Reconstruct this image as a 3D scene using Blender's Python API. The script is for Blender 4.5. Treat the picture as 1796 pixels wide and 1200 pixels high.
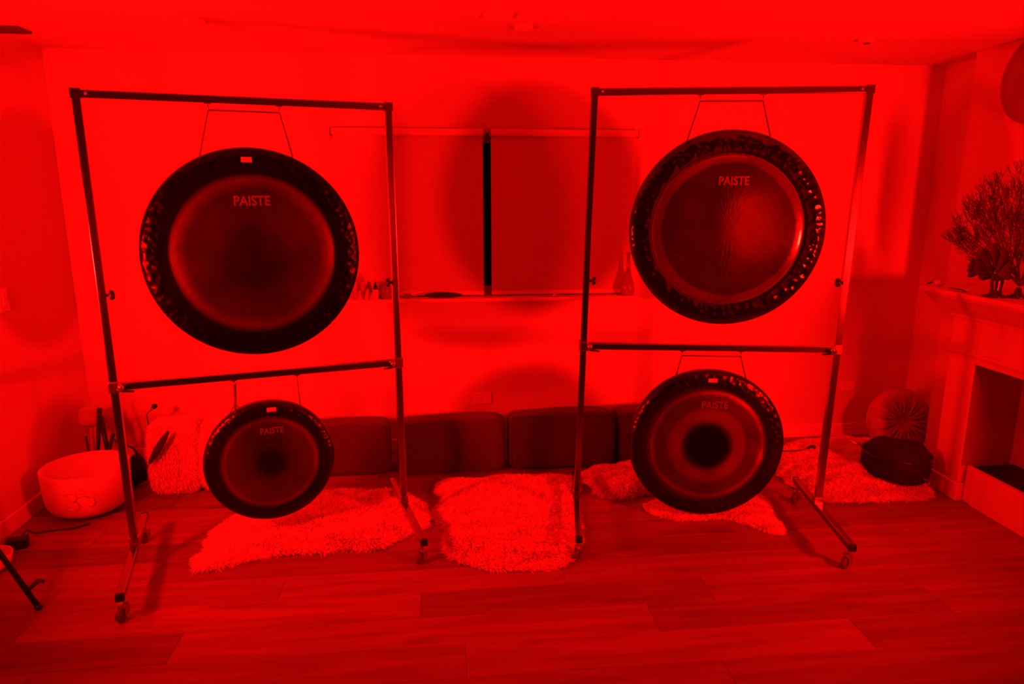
import bpy, bmesh, math, random
import numpy as np
from mathutils import Vector, Matrix

random.seed(7); rng = np.random.default_rng(7)
for o in list(bpy.data.objects): bpy.data.objects.remove(o)
scene = bpy.context.scene
C = scene.collection
PI = math.pi

# ------------------------------------------------------------------ camera
cam_d = bpy.data.cameras.new('camera'); cam = bpy.data.objects.new('camera', cam_d); C.objects.link(cam)
cam.location = (0, 0, 1.632)
cam.rotation_euler = (PI/2 - 0.2135, 0, -0.1046)
cam_d.sensor_width = 36; cam_d.lens = 1210/1796*36; cam_d.clip_start = .02
scene.camera = cam

# ------------------------------------------------------------------ world, lamps, exposure
w = bpy.data.worlds.new('night'); scene.world = w; w.use_nodes = True
w.node_tree.nodes['Background'].inputs[0].default_value = (.02, 0, 0, 1)
w.node_tree.nodes['Background'].inputs[1].default_value = .1
vs = scene.view_settings
vs.view_transform = 'Standard'; vs.look = 'None'; vs.gamma = 1; vs.use_curve_mapping = False
vs.exposure = 0.25
RED = (1, .0016, .0013)
def lamp(name, loc, target, power, radius, cone, blend=1.0):
    d = bpy.data.lights.new(name, 'SPOT'); d.energy = power; d.color = RED; d.shadow_soft_size = radius
    d.spot_size = math.radians(cone); d.spot_blend = blend
    o = bpy.data.objects.new(name, d); C.objects.link(o); o.location = loc
    o.rotation_euler = (Vector(target)-Vector(loc)).to_track_quat('-Z', 'Y').to_euler()
    return o
# three red floods: one on the mantel, one on a stand at the left, one on the tripod
lamp('mantel_flood', (2.69, 1.03, 1.22), (.5, 4.24, 1.75), 530, .13, 122)
lamp('left_flood', (-1.95, 1.86, 1.26), (.3, 4.24, 1.6), 370, .12, 140)
lamp('tripod_flood', (-1.97, 2.7, 1.03), (1.2, 3.5, .8), 50, .03, 140)
lamp('rear_wall_fill', (2.0, -1.0, 1.6), (2.15, -2.45, 1.25), 150, .10, 78)  # added fill spot: brightens the unseen rear wall that the upper right gong mirrors

# ------------------------------------------------------------------ materials
def mat(name, col, rough=.6, metal=0, noise=None, bump=None, spec=.5, rand=0, sheen=0, coat=0):
    m = bpy.data.materials.new(name); m.use_nodes = True
    nt = m.node_tree; b = nt.nodes['Principled BSDF']
    b.inputs['Base Color'].default_value = (*col, 1)
    b.inputs['Roughness'].default_value = rough; b.inputs['Metallic'].default_value = metal
    b.inputs['Specular IOR Level'].default_value = spec
    b.inputs['Sheen Weight'].default_value = sheen; b.inputs['Coat Weight'].default_value = coat
    tc = nt.nodes.new('ShaderNodeTexCoord')
    if noise:
        sc, amt = noise
        n = nt.nodes.new('ShaderNodeTexNoise'); n.inputs['Scale'].default_value = sc; n.inputs['Detail'].default_value = 5
        nt.links.new(tc.outputs['Object'], n.inputs['Vector'])
        r = nt.nodes.new('ShaderNodeValToRGB')
        r.color_ramp.elements[0].position = .3; r.color_ramp.elements[1].position = .7
        r.color_ramp.elements[0].color = (*[c*(1-amt) for c in col], 1)
        r.color_ramp.elements[1].color = (*[min(1, c*(1+amt)) for c in col], 1)
        nt.links.new(n.outputs['Fac'], r.inputs['Fac']); nt.links.new(r.outputs['Color'], b.inputs['Base Color'])
    if bump:
        sc, st = bump
        n = nt.nodes.new('ShaderNodeTexNoise'); n.inputs['Scale'].default_value = sc; n.inputs['Detail'].default_value = 4
        nt.links.new(tc.outputs['Object'], n.inputs['Vector'])
        bp = nt.nodes.new('ShaderNodeBump'); bp.inputs['Strength'].default_value = st; bp.inputs['Distance'].default_value = .01
        nt.links.new(n.outputs['Fac'], bp.inputs['Height']); nt.links.new(bp.outputs['Normal'], b.inputs['Normal'])
    return m

M = {}
M['wall'] = mat('white_wall_paint', (.68, .66, .63), .85, noise=(3, .01))
M['ceiling'] = mat('white_ceiling_paint', (.68, .67, .65), .85, noise=(2, .01))
M['trim'] = mat('white_trim_gloss', (.82, .81, .78), .35, noise=(6, .02))
M['mantel'] = mat('painted_mantel', (.74, .72, .69), .45, noise=(5, .03), bump=(30, .05))
M['blind'] = mat('blind_fabric', (.57, .55, .52), .8, noise=(40, .03), bump=(300, .15))
M['chrome'] = mat('chrome_tube', (.42, .42, .43), .18, 1, noise=(9, .05))
M['steel'] = mat('steel_fitting', (.62, .62, .63), .25, 1, noise=(20, .1))
M['black'] = mat('black_plastic', (.012, .012, .012), .35, noise=(20, .3))
M['blackcloth'] = mat('black_nylon', (.010, .010, .011), .8, noise=(30, .3), bump=(200, .4))
M['rubber'] = mat('grey_rubber', (.10, .09, .09), .5, noise=(20, .2))
M['cord'] = mat('hanging_cord', (.10, .07, .06), .7, noise=(100, .3))
M['cushion'] = mat('slate_upholstery', (.055, .065, .085), .9, noise=(60, .15), bump=(250, .3), sheen=.15)
M['wool'] = mat('white_wool', (.88, .86, .82), 1, noise=(18, .05), spec=.1)
M['hide'] = mat('sheepskin_base', (.95, .93, .88), 1, noise=(25, .03), bump=(60, .2), spec=.05)
M['quartz'] = mat('frosted_quartz', (.84, .83, .82), .55, noise=(25, .03), bump=(160, .12))
M['etch'] = mat('etched_mark', (.55, .52, .50), .6, noise=(40, .1))
M['velvet'] = mat('pleated_velvet', (.52, .27, .28), .85, noise=(12, .15), sheen=.25)
M['glass_night'] = mat('night_window_glass', (.006, .006, .008), .08, noise=(2, .1))
M['firebox'] = mat('soot_grey_firebox', (.36, .33, .31), .8, noise=(6, .15), bump=(40, .2))
M['slate'] = mat('black_slate', (.010, .010, .010), .5, noise=(10, .3))
M['darkwood'] = mat('dark_polished_wood', (.016, .010, .008), .22, noise=(8, .3), coat=.3)
M['coral'] = mat('dried_sea_fan', (.16, .07, .05), .85, noise=(20, .25))
M['bronze_disc'] = mat('dark_wall_plate', (.25, .16, .12), .6, noise=(10, .1))
M['feather'] = mat('dark_feather', (.03, .024, .02), .7, noise=(40, .3))
M['suede'] = mat('pale_suede', (.58, .50, .42), .9, noise=(30, .06), bump=(90, .3))
M['pink'] = mat('rose_crystal', (.45, .2, .2), .12, noise=(20, .3))
M['paleglass'] = mat('pale_bottle', (.75, .6, .5), .2, noise=(10, .1))
M['amber'] = mat('amber_glass', (.30, .12, .05), .12, noise=(10, .15))
M['sticker'] = mat('white_sticker', (.85, .85, .82), .5, noise=(30, .04))
M['print'] = mat('brass_print', (.21, .14, .075), .45, .4, noise=(50, .1))
M['shell'] = mat('white_shell', (.85, .82, .78), .4, noise=(10, .05))

def wool_mat(m):
    """fibres shade like the pile they form: fibre normal blended towards the normal of the skin below"""
    nt = m.node_tree; b = nt.nodes['Principled BSDF']
    a = nt.nodes.new('ShaderNodeAttribute'); a.attribute_name = 'skin_normal'
    vt = nt.nodes.new('ShaderNodeVectorTransform'); vt.vector_type = 'NORMAL'; vt.convert_from = 'OBJECT'; vt.convert_to = 'WORLD'
    nt.links.new(a.outputs['Vector'], vt.inputs[0])
    d = nt.nodes.new('ShaderNodeBsdfDiffuse'); tr = nt.nodes.new('ShaderNodeBsdfTranslucent'); mx = nt.nodes.new('ShaderNodeMixShader'); mx.inputs[0].default_value = .45
    src = b.inputs['Base Color'].links[0].from_socket
    for q in (d, tr): nt.links.new(src, q.inputs['Color'])
    nt.links.new(d.outputs[0], mx.inputs[1]); nt.links.new(tr.outputs[0], mx.inputs[2])
    nt.links.new(mx.outputs[0], nt.nodes['Material Output'].inputs['Surface'])
M['wool'] = mat('white_wool', (.98, .96, .92), 1, noise=(18, .01), spec=.05); wool_mat(M['wool'])
def floor_mat():
    m = bpy.data.materials.new('oak_plank'); m.use_nodes = True
    nt = m.node_tree; b = nt.nodes['Principled BSDF']; L = nt.links
    geo = nt.nodes.new('ShaderNodeNewGeometry'); oi = nt.nodes.new('ShaderNodeObjectInfo')
    add = nt.nodes.new('ShaderNodeVectorMath'); add.operation = 'MULTIPLY_ADD'
    comb = nt.nodes.new('ShaderNodeCombineXYZ')
    for i, k in enumerate((37., 11., 5.)):
        mm = nt.nodes.new('ShaderNodeMath'); mm.operation = 'MULTIPLY'; mm.inputs[1].default_value = k
        L.new(oi.outputs['Random'], mm.inputs[0]); L.new(mm.outputs[0], comb.inputs[i])
    add.inputs[1].default_value = (1, 1, 1)
    L.new(geo.outputs['Position'], add.inputs[0]); L.new(comb.outputs[0], add.inputs[2])
    mp = nt.nodes.new('ShaderNodeMapping'); mp.inputs['Scale'].default_value = (1.1, 13, 4); L.new(add.outputs[0], mp.inputs['Vector'])
    gr = nt.nodes.new('ShaderNodeTexNoise'); gr.inputs['Scale'].default_value = 1.6; gr.inputs['Detail'].default_value = 7; gr.inputs['Distortion'].default_value = .6
    L.new(mp.outputs[0], gr.inputs['Vector'])
    r1 = nt.nodes.new('ShaderNodeValToRGB'); e = r1.color_ramp.elements
    e[0].position = .3; e[0].color = (.20, .145, .10, 1); e[1].position = .72; e[1].color = (.32, .235, .165, 1)
    L.new(gr.outputs['Fac'], r1.inputs['Fac'])
    # knots
    mp2 = nt.nodes.new('ShaderNodeMapping'); mp2.inputs['Scale'].default_value = (1.5, 4.4, .01); L.new(add.outputs[0], mp2.inputs['Vector'])
    vo = nt.nodes.new('ShaderNodeTexVoronoi'); vo.inputs['Scale'].default_value = 1.0; L.new(mp2.outputs[0], vo.inputs['Vector'])
    r2 = nt.nodes.new('ShaderNodeValToRGB'); e = r2.color_ramp.elements
    e[0].position = .05; e[0].color = (.34, .34, .34, 1); e[1].position = .17; e[1].color = (1, 1, 1, 1)
    L.new(vo.outputs['Distance'], r2.inputs['Fac'])
    mx = nt.nodes.new('ShaderNodeMix'); mx.data_type = 'RGBA'; mx.blend_type = 'MULTIPLY'; mx.inputs[0].default_value = .75
    L.new(r1.outputs[0], mx.inputs[6]); L.new(r2.outputs[0], mx.inputs[7])
    # per plank tone
    mr = nt.nodes.new('ShaderNodeMapRange'); mr.inputs[3].default_value = .74; mr.inputs[4].default_value = 1.14
    L.new(oi.outputs['Random'], mr.inputs[0])
    mx2 = nt.nodes.new('ShaderNodeMix'); mx2.data_type = 'RGBA'; mx2.blend_type = 'MULTIPLY'; mx2.inputs[0].default_value = 1
    L.new(mx.outputs[2], mx2.inputs[6]); L.new(mr.outputs[0], mx2.inputs[7])
    L.new(mx2.outputs[2], b.inputs['Base Color'])
    b.inputs['Roughness'].default_value = .48; b.inputs['Specular IOR Level'].default_value = .35
    bp = nt.nodes.new('ShaderNodeBump'); bp.inputs['Strength'].default_value = .1; bp.inputs['Distance'].default_value = .004
    L.new(gr.outputs['Fac'], bp.inputs['Height']); L.new(bp.outputs[0], b.inputs['Normal'])
    return m
M['plank'] = floor_mat()

def gong_mat(name, R, stops, rough=.3, seed=0, tone=1):
    """hammered bronze whose patina follows the lathed rings; stops = [(r/R, brightness)]"""
    m = bpy.data.materials.new(name); m.use_nodes = True
    nt = m.node_tree; b = nt.nodes['Principled BSDF']; L = nt.links; N = nt.nodes
    tc = N.new('ShaderNodeTexCoord'); sx = N.new('ShaderNodeSeparateXYZ'); L.new(tc.outputs['Object'], sx.inputs[0])
    def math_(op, a, bb=None):
        n = N.new('ShaderNodeMath'); n.operation = op
        for i, v in enumerate((a, bb)):
            if v is None: continue
            if isinstance(v, (int, float)): n.inputs[i].default_value = v
            else: L.new(v, n.inputs[i])
        return n.outputs[0]
    x, z = sx.outputs[0], sx.outputs[2]
    r = math_('SQRT', math_('ADD', math_('MULTIPLY', x, x), math_('MULTIPLY', z, z)))
    rn = math_('DIVIDE', r, R)
    no = N.new('ShaderNodeTexNoise'); no.inputs['Scale'].default_value = 5.5; no.inputs['Detail'].default_value = 6
    mpn = N.new('ShaderNodeMapping'); mpn.inputs['Location'].default_value = (seed*3.1, seed*1.7, seed); L.new(tc.outputs['Object'], mpn.inputs[0]); L.new(mpn.outputs[0], no.inputs[0])
    rj = math_('ADD', rn, math_('MULTIPLY', math_('SUBTRACT', no.outputs['Fac'], .5), .05))
    ramp = N.new('ShaderNodeValToRGB'); cr = ramp.color_ramp
    while len(cr.elements) > 1: cr.elements.remove(cr.elements[-1])
    for i, (p, v) in enumerate(stops):
        el = cr.elements[0] if i == 0 else cr.elements.new(p)
        v *= tone; el.position = p; el.color = (v, v*.62, v*.30, 1)
    L.new(rj, ramp.inputs['Fac'])
    blot = N.new('ShaderNodeMapRange'); blot.inputs[1].default_value = .3; blot.inputs[2].default_value = .7; blot.inputs[3].default_value = .65; blot.inputs[4].default_value = 1.25
    L.new(no.outputs['Fac'], blot.inputs[0])
    mx = N.new('ShaderNodeMix'); mx.data_type = 'RGBA'; mx.blend_type = 'MULTIPLY'; mx.inputs[0].default_value = 1
    L.new(ramp.outputs[0], mx.inputs[6]); L.new(blot.outputs[0], mx.inputs[7]); L.new(mx.outputs[2], b.inputs['Base Color'])
    b.inputs['Metallic'].default_value = .9
    # hammer marks on a band near the rim and a finer lathe bump
    ang = math_('ARCTAN2', x, z)
    cb = N.new('ShaderNodeCombineXYZ'); L.new(math_('MULTIPLY', ang, 14.), cb.inputs[0]); L.new(math_('MULTIPLY', rn, 16.), cb.inputs[1]); cb.inputs[2].default_value = seed
    vo = N.new('ShaderNodeTexVoronoi'); vo.feature = 'SMOOTH_F1'; vo.inputs['Scale'].default_value = 1.0; vo.inputs['Smoothness'].default_value = .4
    L.new(cb.outputs[0], vo.inputs['Vector'])
    mk = N.new('ShaderNodeValToRGB'); cr = mk.color_ramp; cr.elements[0].position = .80; cr.elements[0].color = (.06, .06, .06, 1)
    cr.elements[1].position = .86; cr.elements[1].color = (1, 1, 1, 1); el = cr.elements.new(.93); el.color = (1, 1, 1, 1); el = cr.elements.new(1.0); el.color = (.7, .7, .7, 1)
    L.new(rn, mk.inputs['Fac'])
    bp = N.new('ShaderNodeBump'); bp.inputs['Distance'].default_value = .008
    L.new(math_('MULTIPLY', mk.outputs[0], .6), bp.inputs['Strength']); L.new(vo.outputs['Distance'], bp.inputs['Height'])
    wv = math_('SINE', math_('MULTIPLY', r, 900.))
    bp2 = N.new('ShaderNodeBump'); bp2.inputs['Distance'].default_value = .0006; bp2.inputs['Strength'].default_value = .03 if rough < .2 else .14
    L.new(wv, bp2.inputs['Height']); L.new(bp.outputs[0], bp2.inputs['Normal']); L.new(bp2.outputs[0], b.inputs['Normal'])
    b.inputs['Roughness'].default_value = rough
    return m

# ------------------------------------------------------------------ mesh helpers
class MB:
    def __init__(s): s.v = []; s.f = []; s.sm = []
    def add(s, v, f, smooth=False):
        k = len(s.v); s.v += [tuple(p) for p in v]; s.f += [tuple(i+k for i in q) for q in f]; s.sm += [smooth]*len(f); return s
    def box(s, a, b):
        x0, y0, z0 = a; x1, y1, z1 = b
        v = [(x0,y0,z0),(x1,y0,z0),(x1,y1,z0),(x0,y1,z0),(x0,y0,z1),(x1,y0,z1),(x1,y1,z1),(x0,y1,z1)]
        return s.add(v, [(0,3,2,1),(4,5,6,7),(0,1,5,4),(1,2,6,5),(2,3,7,6),(3,0,4,7)])
    def tube(s, pts, r, n=8, cap=True, smooth=True, square=False, flat=None):
        """tube along points; r a number or a list; square = rounded square tube of half width r"""
        pts = [Vector(p) for p in pts]; rs = r if isinstance(r, (list, tuple)) else [r]*len(pts)
        if square:
            prof = []
            c = .78
            for sx_, sy_ in ((1,1),(-1,1),(-1,-1),(1,-1)):
                a0 = {(1,1):0,(-1,1):90,(-1,-1):180,(1,-1):270}[(sx_,sy_)]
                for k in range(4):
                    a = math.radians(a0+k*30); prof.append((sx_*c+(1-c)*math.cos(a), sy_*c+(1-c)*math.sin(a)))
        else:
            prof = [(math.cos(2*PI*k/n), math.sin(2*PI*k/n)) for k in range(n)]
        n = len(prof); rings = []; up0 = None
        for i, p in enumerate(pts):
            d = (pts[min(i+1, len(pts)-1)] - pts[max(i-1, 0)]).normalized()
            if up0 is None:
                up0 = Vector((0, 0, 1)) if abs(d.z) < .9 else Vector((0, 1, 0))
            a = d.cross(up0).normalized(); bq = a.cross(d).normalized(); up0 = bq
            fl = flat if flat else 1
            rings.append([p + a*(q[0]*rs[i]) + bq*(q[1]*rs[i]*fl) for q in prof])
        v = [q for rg in rings for q in rg]; f = []
        for i in range(len(pts)-1):
            for k in range(n):
                f.append((i*n+k, i*n+(k+1) % n, (i+1)*n+(k+1) % n, (i+1)*n+k))
        s.add(v, f, smooth and not square)
        if cap:
            s.add(rings[0], [tuple(range(n))[::-1]]); s.add(rings[-1], [tuple(range(n))])
        return s
    def lathe(s, prof, n=48, axis='z', origin=(0,0,0), smooth=True):
        v = []; f = []; ox, oy, oz = origin
        for r, h in prof:
            for k in range(n):
                a = 2*PI*k/n; c, sn = math.cos(a)*r, math.sin(a)*r
                v.append((ox+c, oy+sn, oz+h) if axis == 'z' else ((ox+c, oy+h, oz+sn) if axis == 'y' else (ox+h, oy+c, oz+sn)))
        for i in range(len(prof)-1):
            for k in range(n):
                q = (i*n+k, i*n+(k+1) % n, (i+1)*n+(k+1) % n, (i+1)*n+k)
                f.append(q if axis != 'y' else q[::-1])
        return s.add(v, f, smooth)
    def sphere(s, c, r, n=12, sc=(1,1,1)):
        prof = [(math.sin(PI*i/n), -math.cos(PI*i/n)) for i in range(n+1)]
        v = []; f = []; m = n*2
        for pr, ph in prof:
            for k in range(m):
                a = 2*PI*k/m; v.append((c[0]+math.cos(a)*pr*r*sc[0], c[1]+math.sin(a)*pr*r*sc[1], c[2]+ph*r*sc[2]))
        for i in range(n):
            for k in range(m): f.append((i*m+k, i*m+(k+1) % m, (i+1)*m+(k+1) % m, (i+1)*m+k))
        return s.add(v, f, True)
    def pillow(s, dims, e=4, n=20, m=40, puff=0., fn=None):
        """superellipsoid: soft rounded block"""
        def sp(c, p): return math.copysign(abs(c)**p, c)
        v = []; f = []; p = 2/e
        for i in range(n+1):
            th = -PI/2 + PI*i/n
            for k in range(m):
                a = 2*PI*k/m
                x = sp(math.cos(th), p)*sp(math.cos(a), p); y = sp(math.cos(th), p)*sp(math.sin(a), p); z = sp(math.sin(th), p)
                q = Vector((x*dims[0]/2, y*dims[1]/2, z*dims[2]/2))
                if fn: q = fn(q)
                v.append(q)
        for i in range(n):
            for k in range(m): f.append((i*m+k, i*m+(k+1) % m, (i+1)*m+(k+1) % m, (i+1)*m+k))
        return s.add(v, f, True)
    def xf(s, mtx):
        s.v = [tuple(mtx @ Vector(p)) for p in s.v]; return s
    def build(s, name, m, parent=None, loc=None, merge=True):
        me = bpy.data.meshes.new(name); me.from_pydata(s.v, [], s.f)
        me.polygons.foreach_set('use_smooth', s.sm)
        if merge:
            bm = bmesh.new(); bm.from_mesh(me); bmesh.ops.remove_doubles(bm, verts=bm.verts, dist=1e-5)
            bmesh.ops.recalc_face_normals(bm, faces=bm.faces); bm.to_mesh(me); bm.free()
        me.materials.append(m if not isinstance(m, str) else M[m])
        o = bpy.data.objects.new(name, me); C.objects.link(o)
        if parent: o.parent = parent
        if loc: o.location = loc
        return o
def tag(o, label=None, cat=None, group=None, kind=None):
    if label: o['label'] = label
    if cat: o['category'] = cat
    if group: o['group'] = group
    if kind: o['kind'] = kind
    return o
def thing(name, label, cat, loc=(0,0,0), rz=0, group=None):
    o = bpy.data.objects.new(name, None); C.objects.link(o); o.location = loc; o.rotation_euler = (0, 0, rz); o.empty_display_size = .05
    return tag(o, label, cat, group)
def struct(name, mb, m, parent=None):
    o = mb.build(name, m, parent)
    if not parent: o['kind'] = 'structure'
    return o
def bevel(o, w=.004, seg=2):
    md = o.modifiers.new('bevel', 'BEVEL'); md.width = w; md.segments = seg; md.limit_method = 'ANGLE'; return o

# ------------------------------------------------------------------ the room (back wall y=4.24, left wall x=-2.12, right wall x=3.155)
XL, XR, YB, YF, ZC = -2.12, 3.155, 4.24, -7.0, 2.40
fl = struct('floor', MB().box((XL-.1, YF, -.12), (XR+.1, YB+.15, -.014)), 'plank')
pm = MB()
hw = .5
pm.add([(-.5,-.0895,-.012),(.5,-.0895,-.012),(.5,.0895,-.012),(-.5,.0895,-.012),
        (-.5,-.0895,-.0015),(.5,-.0895,-.0015),(.5,.0895,-.0015),(-.5,.0895,-.0015),
        (-.4985,-.088,0),(.4985,-.088,0),(.4985,.088,0),(-.4985,.088,0)],
       [(0,1,5,4),(1,2,6,5),(2,3,7,6),(3,0,4,7),(4,5,9,8),(5,6,10,9),(6,7,11,10),(7,4,8,11),(8,9,10,11)])
first = None
PW = .18
row = 0; y = YB - PW/2
while y > -.3:
    x = XL - random.uniform(0, 1.2)
    while x < XR:
        L_ = random.choice((1.2, 1.5, 1.8)); x0 = max(x, XL); x1 = min(x+L_, XR)
        if x1 - x0 > .05:
            if first is None:
                first = pm.build('plank', 'plank', fl); o = first
            else:
                o = bpy.data.objects.new('plank', first.data); C.objects.link(o); o.parent = fl
            o.location = ((x0+x1)/2, y, 0); o.scale = (x1-x0-.0008, 1, 1)
        x += L_
    y -= PW; row += 1

struct('ceiling', MB().box((XL-.1, YF, ZC), (XR+.1, YB+.15, ZC+.1)), 'ceiling')
WX0, WX1, WZ0, WZ1 = -.55, 1.15, 1.0085, 1.975
struct('wall_back', MB().box((XL-.1, YB, -.02), (WX0, YB+.14, ZC)).box((WX1, YB, -.02), (XR+.1, YB+.14, ZC))
       .box((WX0, YB, -.02), (WX1, YB+.14, WZ0)).box((WX0, YB, WZ1), (WX1, YB+.14, ZC)), 'wall')
struct('wall_left', MB().box((XL-.12, YF, -.02), (XL, YB, ZC)), 'wall')
struct('wall_right', MB().box((XR, YF, -.02), (XR+.12, YB, ZC)), 'wall')
# chimney breast: a projecting wall the fireplace stands against, with a recess for the firebox
CX, CY1, CY0 = 3.0, 3.80, .2
struct('wall_chimney', MB().box((CX, 3.21, -.02), (XR, CY1, ZC)).box((CX, CY0, -.02), (XR, 2.05, ZC)).box((CX, 2.05, .78), (XR, 3.21, ZC)), 'wall')
struct('wall_rear', MB().box((1.72, -2.6, -.02), (XR, -2.45, ZC)), 'wall')
struct('wall_hall', MB().box((XL, YF, -.02), (XR, YF+.1, ZC)), 'wall')
def baseboard(name, a, b):
    o = struct(name, MB().box(a, b), 'trim'); bevel(o, .006)
baseboard('baseboard_back', (XL, YB-.014, 0), (XR, YB, .092))
baseboard('baseboard_left', (XL, -2, 0), (XL+.014, YB-.014, .092))
baseboard('baseboard_right', (XR-.014, CY1, 0), (XR, YB-.014, .092))
# window behind the blinds
wo = struct('window_1', MB().box((WX0, YB+.07, WZ0), (WX0+.05, YB+.13, WZ1)).box((WX1-.05, YB+.07, WZ0), (WX1, YB+.13, WZ1))
       .box((WX0, YB+.07, WZ0), (WX1, YB+.13, WZ0+.05)).box((WX0, YB+.07, WZ1-.05), (WX1, YB+.13, WZ1)), 'trim')
MB().box((WX0+.05, YB+.09, WZ0+.05), (.30, YB+.1, WZ1-.05)).build('pane', 'glass_night', wo)
MB().box((.30, YB+.09, WZ0+.05), (WX1-.05, YB+.1, WZ1-.05)).build('pane', 'glass_night', wo)
sill = struct('trim_1', MB().box((-.615, YB-.12, .985), (1.215, YB+.001, 1.008)), 'trim'); bevel(sill, .006)

# roller blinds
def blind(x0, x1, label):
    t = thing('roller_blind', label, 'blind', ((x0+x1)/2, YB, 1.01), 0, 'roller blinds over the window')
    hx = (x1-x0)/2
    c = MB().box((-hx, -.058, .945), (hx, -.002, .985)).build('cassette', 'trim', t); bevel(c, .012, 3)
    MB().box((-hx+.008, -.030, .028), (hx-.008, -.028, .95)).build('fabric', 'blind', t)
    b = MB().box((-hx+.008, -.035, .006), (hx-.008, -.022, .03)).build('bottom_rail', 'trim', t); bevel(b, .003)
    for sx in (-1, 1):
        MB().box((sx*hx-.003, -.06, .94), (sx*hx+.003, -.001, .987)).build('bracket', 'steel', t)
    return t
blind(-.605, .277, 'left roller blind, brightly lit, with small bottles on the sill below')
blind(.308, 1.204, 'right roller blind, mostly in the round shadow')

# wall sockets
def socket(x, z, label):
    t = thing('wall_socket', label, 'socket', (x, YB, z), 0, 'wall sockets')
    p = MB().box((-.058, -.007, -.036), (.058, -.0005, .036)).build('plate', 'trim', t); bevel(p, .003)
    for s in (-1, 1):
        MB().box((s*.026-.014, -.009, -.012), (s*.026+.014, -.006, .012)).build('outlet', 'trim', t)
socket(.255, .345, 'white wall socket above the gap between the middle cushions')
socket(2.72, .355, 'white wall socket above the black drum bag')

t = thing('light_switch', 'white light switch on the left wall at the picture edge', 'switch', (XL, 3.57, 1.12))
b = MB().box((.0005, -.036, -.058), (.007, .036, .058)).build('plate', 'trim', t); bevel(b, .003)
b = MB().box((.006, -.014, -.03), (.011, .014, .03)).build('rocker', 'trim', t); bevel(b, .002)
# ceiling fittings
def disc(name, label, cat, x, y, r, h, m='trim', ring=False):
    t = thing(name, label, cat, (x, y, ZC), 0)
    MB().lathe([(0, -h), (r*.75, -h), (r*.95, -h*.7), (r, 0), (0, 0)], 32).build('housing', m, t)
    MB().lathe([(0, -h-.004), (r*.35, -h-.004), (r*.4, -h), (0, -h)], 24).build('lens', 'rubber' if ring else 'trim', t)
disc('smoke_detector', 'small white ceiling disc above the left rack', 'detector', -1.09, 3.50, .055, .025)
disc('ceiling_sensor', 'small white ceiling disc beside the square ceiling vent', 'detector', .42, 3.47, .045, .02)
disc('ceiling_spotlight', 'small unlit ceiling spot above the right rack', 'spotlight', 2.2, 3.565, .045, .02, ring=True)
def vent(x, y, sx, sy, label, m):
    t = thing('ceiling_grille', label, 'vent', (x, y, ZC), 0)
    MB().box((-sx, -sy, -.012), (sx, -sy+.012, 0)).box((-sx, sy-.012, -.012), (sx, sy, 0)).box((-sx, -sy+.012, -.012), (-sx+.012, sy-.012, 0)).box((sx-.012, -sy+.012, -.012), (sx, sy-.012, 0)).build('frame', m, t)
    k = max(3, int(2*(sy-.014)/.022))
    for i in range(k):
        yy = -sy+.016+(i+.5)*(2*sy-.032)/k
        MB().box((-sx+.013, yy-.007, -.009), (sx-.013, yy+.004, -.003)).build('slat', m, t)
vent(.285, 3.27, .06, .05, 'small white ceiling vent above the window', 'trim')
vent(-2.03, 3.78, .075, .06, 'dark slatted panel on the ceiling in the left corner', 'rubber')  # dark slatted panel at the ceiling's left edge

# ------------------------------------------------------------------ gong racks
def caster(parent, x, y, ang):
    c = bpy.data.objects.new('caster', None)
    # fork is the part; wheel its sub-part
    ca, sa = math.cos(ang), math.sin(ang)
    f = MB()
    for s in (-1, 1):
        f.box((-.012, s*.015-.0015, .022), (.014, s*.015+.0015, .062))
    f.box((-.014, -.0165, .060), (.016, .0165, .066)).tube([(0, 0, .064), (0, 0, .102)], .008, 10)
    m = Matrix.Translation((x, y, 0)) @ Matrix.Rotation(ang, 4, 'Z')
    fo = f.xf(m).build('caster_fork', 'steel', parent)
    wv = MB().lathe([(0, -.011), (.018, -.011), (.024, -.0085), (.026, -.004), (.026, .004), (.024, .0085), (.018, .011), (0, .011)], 24, 'y', (-.016, 0, .0265))
    wv.xf(m).build('wheel', 'rubber', fo)
    bpy.data.objects.remove(c)

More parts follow.
